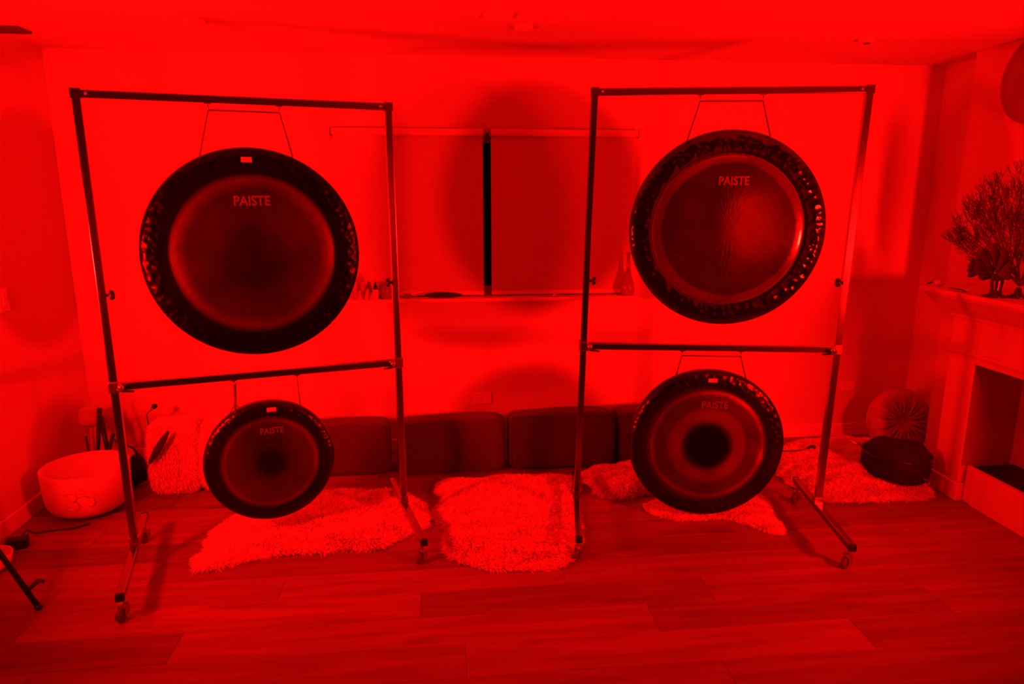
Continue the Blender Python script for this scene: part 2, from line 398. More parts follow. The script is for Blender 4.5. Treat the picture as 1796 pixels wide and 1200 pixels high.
def rack(label, loc, yaw, W, H, mz, roll, hooks_top, hooks_mid, leg_yaws=(0, 0), Lf=.414, Lb=.305):
    t = thing('gong_rack', label, 'gong stand', loc, yaw, 'chrome gong racks on casters')
    q = .0155; zb = .115
    sh = lambda x, z: x + roll*(z-zb)
    X = {s: s*W/2 for s in (-1, 1)}
    for s in (-1, 1):
        x = X[s]
        MB().tube([(sh(x, zb+q), 0, zb+q), (sh(x, H+q), 0, H+q)], q, square=True).build('post', 'chrome', t)
        MB().tube([(x, -Lf, zb), (x, Lb, zb)], q, square=True).build('base_leg', 'chrome', t)
        for yy, d in ((-Lf, -1), (Lb, 1)):
            e = MB().box((x-.0165, min(yy, yy+d*.014), zb-.0165), (x+.0165, max(yy, yy+d*.014), zb+.0165)).build('end_cap', 'black', t); bevel(e, .004)
            caster(t, x, yy-d*.03, math.radians(35 if s > 0 else 60))
        # foot joint with bolt
        MB().box((x-.019, -.03, zb+q), (x+.019, .03, zb+q+.004)).box((x-.019, -.019, zb+q+.004), (x+.019, .019, zb+q+.03)).build('foot_bracket', 'steel', t)
        # height knob on the inner face
        kx = sh(x, 1.225) - s*q; kz = 1.225
        k = MB().lathe([(0, 0), (.006, 0), (.006, -s*.010), (.019, -s*.012), (.021, -s*.020), (.016, -s*.028), (0, -s*.029)], 20, 'x', (kx, -.004, kz))
        k.build('height_knob', 'black', t)
        # clamp of the middle bar
        mx_ = sh(x, mz)
        cl = MB().box((mx_-.022, -.022, mz-.024), (mx_+.022, .022, mz+.024)).build('bar_clamp', 'steel', t); bevel(cl, .005)
        MB().lathe([(0, 0), (.007, 0), (.007, -.012), (.012, -.014), (.012, -.026), (0, -.028)], 16, 'y', (mx_ - s*.03, -.018, mz+.002)).build('clamp_screw', 'steel', t)
        MB().tube([(mx_-s*.012, -.028, mz-.008), (mx_-s*.035, -.034, mz-.014), (mx_-s*.075, -.03, mz-.020)], [.006, .006, .0045], 8).build('clamp_lever', 'black', t)
        tx = sh(x, H)
        MB().box((tx-.018, -.018, H-.019), (tx+.018, .018, H+.0185)).build('corner_bracket', 'chrome', t)
        MB().lathe([(0, 0), (.006, 0), (.006, -.006), (0, -.007)], 12, 'y', (tx-s*.035, -q, H)).build('corner_bolt', 'steel', t)
    MB().tube([(sh(X[-1], H)+.0, 0, H), (sh(X[1], H), 0, H)], q, square=True).build('top_bar', 'chrome', t)
    MB().tube([(sh(X[-1], mz)+q, 0, mz), (sh(X[1], mz)-q, 0, mz)], q, square=True).build('middle_bar', 'chrome', t)
    for hz, hs in ((H, hooks_top), (mz, hooks_mid)):
        for hx in hs:
            pts = [(hx, 0, hz-q+.002), (hx, 0, hz-q-.010)]
            for a in range(-90, 151, 30):
                r = .010; pts.append((hx, -r*math.cos(math.radians(a))*1.0, hz-q-.020 - r*math.sin(math.radians(a))))
            MB().box((hx-.012, -.012, hz-q-.004), (hx+.012, .012, hz-q+.001)).tube(pts, .0028, 8).build('hook', 'steel', t)
    return t
S1 = ((-.779, 3.079, 0), .26); S2 = ((1.25, 3.097, 0), -.168)
rack('chrome gong rack standing at the left, with the white singing bowl beside it', *S1, 1.191, 2.0, .842, -.004, (-.144, .131), (-.137, .129))
rack('chrome gong rack standing at the right, nearer the fireplace', *S2, 1.189, 2.07, .91, .022, (-.086, .187), (-.106, .170))

# ------------------------------------------------------------------ gongs
def text_mesh(name, body, width, m, parent, loc, rx=PI/2):
    cu = bpy.data.curves.new('tmp', 'FONT'); cu.body = body; cu.align_x = 'CENTER'; cu.align_y = 'CENTER'; cu.extrude = .001; cu.offset = .002
    cu.size = .1
    o = bpy.data.objects.new('tmp', cu); C.objects.link(o)
    bpy.context.view_layer.update()
    me = bpy.data.meshes.new_from_object(o.evaluated_get(bpy.context.evaluated_depsgraph_get()))
    bpy.data.objects.remove(o)
    xs = [v.co.x for v in me.vertices]; k = width/(max(xs)-min(xs))
    for v in me.vertices: v.co.x *= k; v.co.y *= k*1.15
    me.materials.clear(); me.materials.append(M[m]); me.name = name
    p = bpy.data.objects.new(name, me); C.objects.link(p); p.parent = parent; p.location = loc; p.rotation_euler = (rx, 0, 0)
    return p
def gong(label, S, u0, z0, R, roll, stops, logo=None, sticker=None, holes=(), hooks=(), hz=0, style='trapeze', rough=.3, seed=0, tone=1):
    (ox, oy, _), a = S
    uu = u0 + roll*(z0-.115)
    loc = (ox+math.cos(a)*uu, oy+math.sin(a)*uu, z0)
    t = thing('gong', label, 'gong', loc, a, 'bronze gongs hanging in the racks')
    prof = [(0, -.013)]
    for k in range(1, 13):
        q = k/12*.74; prof.append((R*q, -.013+.013*(q/.74)**2))
    prof += [(R*.755, .0015), (R*.77, .0), (R*.80, -.002), (R*.86, -.003), (R*.92, -.002), (R*.955, .001), (R*.978, .006), (R*.992, .014), (R, .026), (R*.998, .045), (R*.988, .062), (R*.975, .062), (R*.985, .045), (R*.985, .026), (R*.96, .008), (0, -.005)]
    MB().lathe(prof, 128, 'y').build('disc', gong_mat('gong_bronze', R, stops, rough, seed, tone), t)
    yf = lambda r: -.013+.013*min(1, (r/R/.74)**2)
    if logo:
        lx, lz, lw = logo
        text_mesh('logo', 'PAISTE', lw, 'print', t, (lx-u0, yf(math.hypot(lx-u0, lz-z0))-.0028, lz-z0))
    if sticker:
        lx, lz, sw, sh_ = sticker
        MB().box((-sw/2, -.0012, -sh_/2), (sw/2, .0, sh_/2)).build('sticker', 'sticker', t, (lx-uu, -.0045, lz-z0))
    # hanging cord from the two rim holes over the hooks
    (h0x, h0z), (h1x, h1z) = holes; (k0, k1) = hooks
    zc = hz
    if style == 'trapeze':
        P = [(h0x-uu, .03, h0z-z0-.012), (h0x-uu, -.006, h0z-z0), (k0-uu, -.002, zc-z0), (k1-uu, -.002, zc-z0), (h1x-uu, -.006, h1z-z0), (h1x-uu, .03, h1z-z0-.012)]
        MB().tube(P, .0042, 6).build('hanging_cord', 'cord', t)
    else:
        for (hx, hzz), k in zip(holes, hooks):
            c = MB().tube([(hx-uu, .03, hzz-z0-.012), (hx-uu, -.005, hzz-z0), (k-uu, -.002, zc-z0)], .0042 if k < 0 else .0026, 6)
            if k < 0:
                c.tube([(hx-uu, -.004, hzz-z0), (k-uu+.006, .012, zc-z0)], .003, 6)
                c.tube([(hx-uu, -.006, hzz-z0+.035), (hx-uu-.028, -.008, hzz-z0-.006)], [.003, .002], 6).tube([(hx-uu, -.006, hzz-z0+.040), (hx-uu+.026, -.008, hzz-z0+.006)], [.003, .002], 6)
                c.sphere((hx-uu, -.005, hzz-z0+.04), .006, 6)
            c.build('hanging_cord', 'cord', t)
    return t
gong('large dark gong in the upper half of the left rack', S1, -.004, 1.372, .446, -.004,
     [(0, .10), (.22, .12), (.36, .22), (.60, .22), (.66, .40), (.70, .52), (.735, .26), (.765, .045), (.9, .025), (1, .04)],
     logo=(.0, 1.596, .145), sticker=(-.014, 1.766, .042, .020), holes=((-.191, 1.779), (.17, 1.786)), hooks=(-.144, .131), hz=1.958, seed=1, tone=.55)
gong('small dark gong in the lower half of the left rack', S1, -.01, .422, .287, -.004,
     [(0, .04), (.16, .05), (.3, .14), (.55, .20), (.66, .24), (.70, .42), (.74, .18), (.78, .05), (.93, .05), (1, .10)],
     logo=(.005, .575, .10), sticker=(.009, .674, .040, .018), holes=((-.141, .678), (.135, .668)), hooks=(-.137, .129), hz=.808, style='two', seed=2, tone=.75)
gong('large mirror-faced gong with hammered rim in the upper half of the right rack', S2, .042, 1.464, .446, .022,
     [(0, .30), (.3, .34), (.55, .30), (.66, .30), (.69, .75), (.745, .70), (.775, .10), (.9, .06), (1, .12)],
     logo=(.052, 1.682, .135), holes=((-.134, 1.864), (.228, 1.880)), hooks=(-.086, .187), hz=2.027, rough=.09, seed=3, tone=.8)
gong('medium gong with a black centre in the lower half of the right rack', S2, .030, .418, .377, .022,
     [(0, .025), (.25, .025), (.30, .10), (.36, .42), (.47, .42), (.53, .20), (.66, .20), (.695, .34), (.715, .50), (.74, .20), (.79, .06), (.93, .05), (1, .10)],
     logo=(.055, .625, .125), sticker=(.047, .748, .042, .018), holes=((-.13, .765), (.202, .757)), hooks=(-.106, .170), hz=.868, seed=4, tone=.75)

# ------------------------------------------------------------------ upholstered cushions along the back wall
def cushion(x0, x1, z, yf, tilt, label, dz=0, rz=0):
    wd = x1-x0
    t = thing('back_cushion', label, 'cushion', ((x0+x1)/2, yf+.11, 0), rz, 'slate cushions along the back wall')
    mtx = Matrix.Translation((0, 0, z/2+.004)) @ Matrix.Rotation(-tilt, 4, 'X')
    b = MB().pillow((wd, .20, z), e=9, n=24, m=48, fn=lambda q: q + Vector((0, -.012*(1-(2*q.x/wd)**2)*(1-(2*q.z/z)**2) if q.y < 0 else 0, .006*math.sin(q.x*9+wd)*(1 if q.z > 0 else 0))))
    b.xf(mtx).build('cover', 'cushion', t)
    # piped seams along the front edges
    hx, hz, hy = wd/2-.012, z/2-.012, -.094
    s = MB().tube([(-hx, hy, -hz), (hx, hy, -hz), (hx, hy, hz), (-hx, hy, hz), (-hx, hy, -hz)], .002, 6, cap=False)
    s.xf(mtx).build('piping', 'cushion', t)
cushion(-.90, -.315, .305, 3.86, .03, 'slate cushion partly hidden behind the small left gong')
cushion(-.272, .372, .318, 3.84, .05, 'wide slate cushion behind the right post of the left rack')
cushion(.388, 1.035, .335, 3.84, .08, 'tallest slate cushion, left of the right rack post')
cushion(1.052, 1.62, .332, 3.87, .03, 'slate cushion mostly hidden behind the lower right gong')

# ------------------------------------------------------------------ wool: sheepskins and shaggy pillows
def fur(name, verts, tris, n, length, parent, lift=.5, droop=0., jitter=.7, width=.004, outward=None, m='wool', clump=.06):
    V = np.array(verts); T = np.array(tris)
    A, B, D = V[T[:, 0]], V[T[:, 1]], V[T[:, 2]]
    nr = np.cross(B-A, D-A); ar = np.linalg.norm(nr, axis=1); nr = nr/np.maximum(ar, 1e-12)[:, None]
    idx = rng.choice(len(T), n, p=ar/ar.sum())
    r1 = np.sqrt(rng.random(n)); r2 = rng.random(n)
    P = A[idx]*(1-r1)[:, None] + B[idx]*(r1*(1-r2))[:, None] + D[idx]*(r1*r2)[:, None]
    Nn = nr[idx]
    # direction: normal, plus a clumped sideways flow, plus droop
    cell = np.floor(P/clump).astype(np.int64); hsh = (cell[:, 0]*73856093 ^ cell[:, 1]*19349663 ^ cell[:, 2]*83492791) & 0xffff
    ca = hsh/65536*2*np.pi
    flow = np.stack([np.cos(ca), np.sin(ca), .3*np.cos(ca*3)], 1)
    dr = Nn*lift + flow*jitter*.6 + rng.normal(0, .35*jitter, (n, 3)) + np.array([0, 0, -droop])
    if outward is not None:
        oc = P - outward; oc[:, 2] = 0; dist = np.linalg.norm(oc, axis=1)[:, None]; dr += .35*oc/np.maximum(dist, .01)
    dr /= np.linalg.norm(dr, axis=1)[:, None]
    ln = length*rng.uniform(.55, 1.15, n)[:, None]
    side = np.cross(dr, rng.normal(0, 1, (n, 3))); side /= np.linalg.norm(side, axis=1)[:, None]
    wv = width*rng.uniform(.7, 1.3, n)[:, None]
    bend = flow*.35 + np.array([0, 0, -.35])
    M1 = P + dr*ln*.55; TP = M1 + (dr+bend)*ln*.5
    zmin = .002
    for Q in (M1, TP): Q[:, 2] = np.maximum(Q[:, 2], zmin)
    allv = np.stack([P-side*wv, P+side*wv, M1+side*wv*.8, M1-side*wv*.8, TP], 1).reshape(-1, 3)
    k = np.arange(n)*5
    me = bpy.data.meshes.new(name)
    me.vertices.add(n*5); me.vertices.foreach_set('co', allv.astype(np.float32).ravel())
    loops = np.stack([k, k+1, k+2, k+3, k+3, k+2, k+4], 1).ravel()
    me.loops.add(len(loops)); me.loops.foreach_set('vertex_index', loops.astype(np.int32))
    me.polygons.add(2*n)
    st = np.stack([np.arange(n)*7, np.arange(n)*7+4], 1).ravel()
    me.polygons.foreach_set('loop_start', st.astype(np.int32))
    me.update(calc_edges=True); me.validate()
    at = me.attributes.new('skin_normal', 'FLOAT_VECTOR', 'POINT'); at.data.foreach_set('vector', np.repeat(Nn, 5, 0).astype(np.float32).ravel())
    me.materials.append(M[m])
    o = bpy.data.objects.new(name, me); C.objects.link(o); o.parent = parent; o['kind'] = 'stuff'
    return o
def smooth_poly(P, it=2):
    for _ in range(it):
        Q = []
        for i in range(len(P)):
            a, b = P[i], P[(i+1) % len(P)]
            Q += [(a[0]*.75+b[0]*.25, a[1]*.75+b[1]*.25), (a[0]*.25+b[0]*.75, a[1]*.25+b[1]*.75)]
        P = Q
    return P
def sheepskin(label, poly, H=.035, n=26000, length=.05, z0=0., lumps=.012):
    P = smooth_poly(poly, 2)
    cx = sum(p[0] for p in P)/len(P); cy = sum(p[1] for p in P)/len(P)
    t = thing('sheepskin_rug', label, 'rug', (cx, cy, z0), 0, 'white sheepskins on the floor')
    K = 9; v = []; f = []; m = len(P)
    for i in range(K):
        s = 1-i/K; z = .002 if i == 0 else H*(1-s**5)+.006 + lumps*0
        for p in P:
            x, y = (p[0]-cx)*s, (p[1]-cy)*s
            zz = z if i == 0 else z + lumps*(math.sin((x+cx)*23+1.3*math.sin((y+cy)*17))*math.sin((y+cy)*19+.7) + .5)*min(1, (1-s)*3)
            v.append((x, y, max(.002, zz)))
    v.append((0, 0, H+.006)); c = len(v)-1; tr = []
    for i in range(K-1):
        for k in range(m):
            a, b, d, e = i*m+k, i*m+(k+1) % m, (i+1)*m+(k+1) % m, (i+1)*m+k
            tr += [(a, b, d), (a, d, e)]
    for k in range(m): tr.append(((K-1)*m+k, (K-1)*m+(k+1) % m, c))
    ar = sum(P[i][0]*P[(i+1) % m][1]-P[(i+1) % m][0]*P[i][1] for i in range(m))
    if ar < 0: tr = [(a, d, b) for a, b, d in tr]
    MB().add(v, tr, True).build('hide', 'hide', t, merge=False)
    fur('fleece', v, tr, int(n*1.6), length*.75, t, lift=.5, jitter=.55, outward=np.array([0., 0., 0.]), width=.0026, clump=.035)
    return t
sheepskin('long white sheepskin under the left rack', [(-1.13, 2.90), (-1.06, 2.87), (-.88, 2.965), (-.70, 2.99), (-.57, 2.985), (-.46, 3.02), (-.34, 2.975), (-.22, 3.08), (-.10, 3.17), (-.075, 3.30), (-.12, 3.45), (-.27, 3.62), (-.40, 3.60), (-.58, 3.65), (-.80, 3.56), (-1.0, 3.45), (-1.14, 3.25), (-1.10, 3.05)], n=34000)
sheepskin('bright white sheepskin between the two racks', [(-.05, 3.66), (.03, 3.73), (.14, 3.68), (.30, 3.74), (.52, 3.72), (.73, 3.70), (.76, 3.58), (.69, 3.44), (.665, 3.2), (.64, 2.98), (.55, 2.76), (.42, 2.72), (.30, 2.75), (.17, 2.75), (.06, 2.84), (-.005, 2.92), (.02, 3.14), (-.075, 3.32), (.02, 3.46), (-.02, 3.55)], n=40000, H=.04)
sheepskin('white sheepskin lying in front of the dark cushions behind the lower right gong', [(.80, 3.66), (.86, 3.42), (.95, 3.38), (1.10, 3.46), (1.30, 3.45), (1.62, 3.5), (1.78, 3.66), (1.66, 3.77), (1.40, 3.79), (1.15, 3.79), (.95, 3.78), (.82, 3.75)], H=.05, n=26000)
sheepskin('white sheepskin poking out beneath the lower right gong', [(1.03, 3.30), (1.08, 3.19), (1.17, 3.13), (1.30, 3.11), (1.42, 3.14), (1.49, 3.08), (1.62, 2.905), (1.66, 2.96), (1.66, 3.12), (1.74, 3.30), (1.66, 3.37), (1.45, 3.37), (1.2, 3.36)], H=.010, n=22000, length=.034, lumps=.004)
sheepskin('thick white sheepskin in the right corner under the black drum bag', [(1.98, 3.34), (2.0, 3.25), (2.2, 3.23), (2.45, 3.23), (2.62, 3.235), (2.66, 3.29), (2.71, 3.46), (2.88, 3.78), (2.96, 3.92), (2.86, 4.05), (2.5, 4.12), (2.2, 4.04), (2.02, 3.84), (1.95, 3.6)], H=.065, n=46000, lumps=.018)

def shaggy(label, x, y, wd, h, th, tilt, rz):
    t = thing('shaggy_pillow', label, 'pillow', (x, y, 0), rz, 'white shaggy pillows')
    mtx = Matrix.Translation((0, 0, h/2+.012)) @ Matrix.Rotation(-tilt, 4, 'X')
    b = MB().pillow((wd, th, h), e=5, n=18, m=36).xf(mtx)
    v = list(b.v); tr = []
    for q in b.f: tr += [(q[0], q[1], q[2]), (q[0], q[2], q[3])]
    b.build('cover', 'hide', t)
    fur('shag', v, tr, 26000, .024, t, lift=.7, droop=.35, jitter=.45, width=.0026, clump=.03)
shaggy('white shaggy pillow nearer the singing bowl', -1.475, 3.80, .25, .39, .15, .16, .05)
shaggy('white shaggy pillow half hidden behind the small left gong', -1.13, 3.79, .40, .40, .15, .15, -.03)

# ------------------------------------------------------------------ fireplace
t = thing('fireplace', 'white painted fireplace with a mantel shelf at the right', 'fireplace', (2.757, 2.63, 0))
FX = 0.0   # local x=0 is the face (world 2.757), local y from -.82 to +.77
y0, y1, o0, o1, top = -.88, .77, -.50, .58, .757
back = CX-2.757-.001
p = MB().box((0, o1, .10), (back, y1, .985)).build('pilaster', 'mantel', t); bevel(p, .006)
p = MB().box((0, y0, .10), (back, o0, .985)).build('pilaster', 'mantel', t); bevel(p, .006)
for a, b in ((o1-.012, y1+.012), (y0-.012, o0+.012)):
    p = MB().box((-.014, a, 0), (back, b, .10)).build('plinth', 'mantel', t); bevel(p, .006)
p = MB().box((0, o0, top), (back, o1, .985)).build('frieze', 'mantel', t); bevel(p, .003)
# moulding strip along the frieze
p = MB().box((-.012, y0-.005, .795), (0, y1+.005, .815)).build('frieze_moulding', 'mantel', t); bevel(p, .005)
# crown moulding: swept profile with mitred ends
prof = [(0, .985), (-.012, .985), (-.016, 1.0), (-.03, 1.012), (-.06, 1.04), (-.092, 1.078), (-.105, 1.09), (-.108, 1.105), (0, 1.105)]
v = []
for s, yy in ((-1, y0), (1, y1)):
    for px, pz in prof: v.append((px, yy - s*px*1.0, pz))
n_ = len(prof); f = [(k, (k+1) % n_, n_+(k+1) % n_, n_+k) for k in range(n_)]
# returns along the two ends
MB().add(v, f + [tuple(range(n_)), tuple(range(n_, 2*n_))[::-1]]).build('crown_moulding', 'mantel', t)
for s, yy in ((-1, y0), (1, y1)):
    vv = [(px, yy - s*px, pz) for px, pz in prof] + [(back, yy - s*px, pz) for px, pz in prof]
    MB().add(vv, f + [tuple(range(n_)), tuple(range(n_, 2*n_))[::-1]]).build('crown_return', 'mantel', t)
sh_ = MB().box((-.127, y0-.13, 1.105), (back, y1+.13, 1.13)).build('mantel_shelf', 'mantel', t); bevel(sh_, .005)
# firebox: side walls, back, top, raised black hearth with painted riser
d0 = .285
fb = MB()
fb.box((back+.002, o1-.004, .05), (d0+.1, o1, top+.02)).box((back+.002, o0, .05), (d0+.1, o0+.004, top+.02))
fb.box((d0, o0+.004, .05), (d0+.02, o1-.004, top+.02)).box((back+.002, o0+.004, top), (d0, o1-.004, top+.02))
fb.box((0.004, o1-.003, .20), (back+.002, o1-.0005, top)).box((.004, o0+.0005, .20), (back+.002, o0+.003, top))
fb.build('firebox_lining', 'firebox', t)
p = MB().box((.018, o0+.003, 0), (.05, o1-.075, .205)).build('hearth_riser', 'mantel', t); bevel(p, .004)
p = MB().box((.03, o1-.075, 0), (.05, o1-.012, .205)).build('riser_end', 'mantel', t); bevel(p, .004)
p = MB().box((.05, o0+.004, .17), (d0, o1-.03, .207)).build('hearth_slab', 'slate', t); bevel(p, .003)
for k in range(5):
    a = o0+.25+k*.13
    MB().tube([(.09, a, .225), (.17, a+.02, .235), (.25, a-.01, .23)], [.018, .024, .02], 8).build('log', 'slate', t)
FP = t

# ------------------------------------------------------------------ things on the mantel
ZS = 1.13
# sea fan
t = thing('sea_fan', 'large dried lacy sea fan on the mantel', 'sea fan', (2.80, 3.06, ZS))
st = MB().lathe([(0, 0), (.045, 0), (.045, .008), (.018, .02), (.012, .05), (0, .05)], 16).build('base', 'darkwood', t)
br = MB(); tw = MB(); rr = random.Random(3)
def grow(p, ang, ln, r, depth):
    n = 3; pts = [p]; a = ang
    for k in range(n):
        a += rr.uniform(-.14, .14); q = pts[-1]
        pts.append((q[0]+rr.uniform(-.004, .004), q[1]+math.sin(a)*ln/n, q[2]+math.cos(a)*ln/n))
    if depth >= 3: r = max(r, .0016)
    (br if depth < 3 else tw).tube(pts, [r, r*.9, r*.8, r*.7], 5 if depth < 3 else 3, cap=False)
    if depth >= 7: return
    k = 3 if depth in (0, 1) else 2
    for i in range(k):
        sp = .42 if depth < 2 else .34
        aa = a + (i-(k-1)/2)*sp + rr.uniform(-.16, .16)
        aa = max(-1.25, min(1.25, aa))
        grow(pts[-1], aa, ln*rr.uniform(.74, .95), r*.66, depth+1)
    if depth >= 1:
        grow(pts[2], a + rr.choice((-1, 1))*rr.uniform(.5, .9), ln*.6, r*.5, max(depth+2, 3))
for a in (-1.2, -.95, -.7, -.45, -.2, .1, .4, .7, 1.0):
    grow((0, 0, .06), a, .125, .0075, 1)
br.build('branches', 'coral', t, merge=False); tag(tw.build('twigs', 'coral', t, merge=False), kind='stuff')
# dark lobed carving in front of it
t = thing('leaf_carving', 'glossy black carving of lobed leaves on the mantel', 'sculpture', (2.715, 3.10, ZS))
MB().lathe([(0, 0), (.055, 0), (.058, .006), (.03, .014), (.024, .04), (.03, .075), (.022, .11), (0, .12)], 20).build('stem', 'darkwood', t)
for k, (a, ln, c) in enumerate(((-1.75, .085, .02), (-1.35, .11, .05), (-.95, .125, .08), (-.5, .13, .1), (0, .14, .1), (.5, .135, .1), (.95, .12, .08), (1.4, .11, .06))):
    # lobes spread sideways (along y) from the stem top, two fans left and right
    p0 = Vector((0, 0, .11)); d = Vector((0, -math.sin(a), math.cos(a)))
    d = Vector((-.15, math.sin(-a), math.cos(a)*.8)).normalized()
    sd = d.cross(Vector((1, 0, 0))).normalized()
    mb = MB().pillow((.016, .052, ln), e=2.4, n=10, m=16, fn=lambda q: Vector((q.x, q.y*(1+.7*q.z/ln), q.z)))
    mt = Matrix(((1, sd.x, d.x, 0), (0, sd.y, d.y, 0), (0, sd.z, d.z, 0), (0, 0, 0, 1)))
    mb.xf(Matrix.Translation(p0 + d*(ln*.62) + Vector((-.01-.004*(k % 2), 0, 0))) @ mt).build('lobe', 'darkwood', t)
for k in range(4):
    a = 1.0+k*.36; ln = .075
    d = Vector((-.2, math.sin(a), math.cos(a))).normalized(); sd = d.cross(Vector((1, 0, 0))).normalized()
    mt = Matrix(((1, sd.x, d.x, 0), (0, sd.y, d.y, 0), (0, sd.z, d.z, 0), (0, 0, 0, 1)))
    MB().pillow((.014, .034, ln), e=2.2, n=8, m=12).xf(Matrix.Translation(Vector((-.02, .08, .125)) + d*(ln*.6)) @ mt).build('lobe', 'darkwood', t)
# shell, feather, pebble
t = thing('shell', 'small round white shell on the left end of the mantel', 'shell', (2.72, 3.50, ZS))
MB().sphere((0, 0, .018), .022, 10, (1, 1.1, .8)).build('body', 'shell', t)
MB().tube([(-.016, .004, .02), (-.022, 0, .028), (-.012, -.004, .034)], [.004, .003, .001], 6).build('spire', 'shell', t)
def feather(name, label, loc, rz, ln, wd, ry=0, m='feather', cat='feather', bend=.1, rx=0):
    t = thing(name, label, cat, loc, rz); t.rotation_euler = (rx, ry, rz)
    q = lambda s: (s*ln, 0, .004+bend*ln*s*(1-s)*1.2)
    MB().tube([q(k/8) for k in range(9)], [.0022*(1-.8*k/8)+.0003 for k in range(9)], 6).build('quill', m, t)
    for sd in (-1, 1):
        v = []; f = []
        for k in range(17):
            s = .16+.84*k/16; w_ = wd*math.sin(PI*min(1, (s-.1)/.95))**.6*(1-.25*s)
            b = q(s)
            v += [(b[0], 0, b[2]), (b[0]+w_*.5, sd*w_, b[2]+.003), (b[0], 0, b[2]-.0012), (b[0]+w_*.5, sd*w_, b[2]+.0018)]
        for k in range(16):
            a = 4*k; f += [(a, a+1, a+5, a+4), (a+2, a+6, a+7, a+3), (a+1, a+3, a+7, a+5)]
        MB().add(v, f, True).build('vane', m, t)
    return t
feather('feather', 'dark feather lying on the mantel beside the carving', (2.70, 3.40, ZS), -1.75, .17, .012)
t = thing('driftwood_chip', 'thin dark wood chip at the very end of the mantel', 'driftwood', (2.70, 3.55, ZS))
MB().tube([(0, .02, .004), (-.005, -.01, .012), (0, -.03, .020)], [.003, .006, .003], 7).build('chip', 'darkwood', t)
# round plate on the chimney breast
t = thing('wall_plate', 'round dark plate hung high on the chimney breast', 'plate', (CX, 3.34, 2.19))
MB().lathe([(0, -.022), (.12, -.020), (.17, -.024), (.205, -.030), (.215, -.026), (.212, -.018), (.15, -.001), (0, -.001)], 48, 'x').build('dish', 'bronze_disc', t)
MB().lathe([(.205, -.028), (.212, -.034), (.219, -.030), (.218, -.022), (.205, -.024)], 48, 'x').build('rim', 'bronze_disc', t)

# ------------------------------------------------------------------ right corner: round cushion, drum bag, cable
t = thing('round_cushion', 'round pleated velvet cushion leaning in the right corner', 'cushion', (2.915, 3.945, .004), 0)
mb = MB(); v = []; f = []; NA, NR = 96, 12
Rr, TH = .205, .065
for sd in (-1, 1):
    base = len(v)
    for i in range(NR+1):
        s = i/NR
        for k in range(NA):
            a = 2*PI*k/NA
            pl = .006*math.cos(a*24)*math.sin(PI*s)**.7 + .005*math.cos(a*11+1.7)*math.sin(PI*s)
            r = Rr*s; yy = (TH*math.sqrt(max(0, 1-s**5))*(.35+.65*min(1, s*3.2)) + pl)
            v.append((r*math.cos(a), sd*yy if s < 1 else 0, r*math.sin(a)))
    for i in range(NR):
        for k in range(NA):
            q = (base+i*NA+k, base+i*NA+(k+1) % NA, base+(i+1)*NA+(k+1) % NA, base+(i+1)*NA+k)
            f.append(q if sd < 0 else q[::-1])
tl = Matrix.Rotation(-.22, 4, 'X')
mt = Matrix.Translation((0, 0, .195)) @ Matrix.Rotation(-.12, 4, 'Z') @ tl
mb.add(v, f, True).xf(mt).build('cover', 'velvet', t)
MB().sphere((0, -.030, 0), .020, 10, (1, .5, 1)).xf(mt).build('button', 'velvet', t)
MB().lathe([(Rr-.004, -.006), (Rr+.004, -.003), (Rr+.004, .003), (Rr-.004, .006)], 64, 'y').xf(mt).build('piping', 'velvet', t)
pl = MB()
for k in range(24):
    a = 2*PI*(k+.5)/24; c, s_ = math.cos(a), math.sin(a)
    pl.tube([(c*.03, -.036, s_*.03), (c*.08, -.064, s_*.08), (c*(.12+.03*(k % 2)), -.066, s_*(.12+.03*(k % 2)))], [.0014, .0022, .0008], 5)
tag(pl.xf(mt).build('pleat_lines', M['blackcloth'], t), 'dark lines radiating from the centre')  # thin dark lines laid along the pleat valleys

t = thing('drum_bag', 'low round black drum bag on the corner sheepskin', 'bag', (2.545, 3.43, .058), 0)
bp_ = [(0, 0), (.135, 0), (.165, .008), (.176, .03), (.178, .09), (.173, .14), (.166, .162), (.152, .178), (.10, .190), (0, .195)]
body = MB().lathe(bp_, 48); body.v = [(x*(1+.025*math.sin(3*math.atan2(y, x)+1)), y*(1+.02*math.sin(2*math.atan2(y, x))), z+(.006*math.sin(5*math.atan2(y, x)) if z > .1 else 0)) for x, y, z in body.v]
body.build('body', 'blackcloth', t)
MB().lathe([(.172, .135), (.180, .137), (.180, .145), (.172, .147)], 48).build('zip', 'black', t)
MB().tube([(-.10, -.145, .10), (-.06, -.185, .085), (0, -.195, .08), (.06, -.185, .085), (.10, -.145, .10)], [.009]*5, 8, flat=.4).build('handle', 'blackcloth', t)
MB().tube([(.05, -.176, .05), (.085, -.166, .04), (.10, -.16, .022), (.075, -.172, .012)], .002, 6).build('zip_pull', 'steel', t)
for k in range(3):
    MB().tube([(-.15, .07+.02*k, .152), (-.20, .10+.02*k, .168), (-.26, .12+.025*k, .178)], [.003, .0028, .002], 6).build('mallet_rod', 'steel', t)
t = thing('audio_cable', 'thin black cable with plug lying on the corner sheepskin', 'cable', (2.2, 3.78, .085))
MB().tube([(-.25, .03, .0), (-.16, .0, .004), (-.06, -.01, .006), (.03, .01, .008)], .004, 6).build('lead', 'black', t)
MB().tube([(.02, .008, .010), (.05, .015, .014), (.075, .022, .012)], [.010, .018, .012], 10).build('plug', 'black', t)

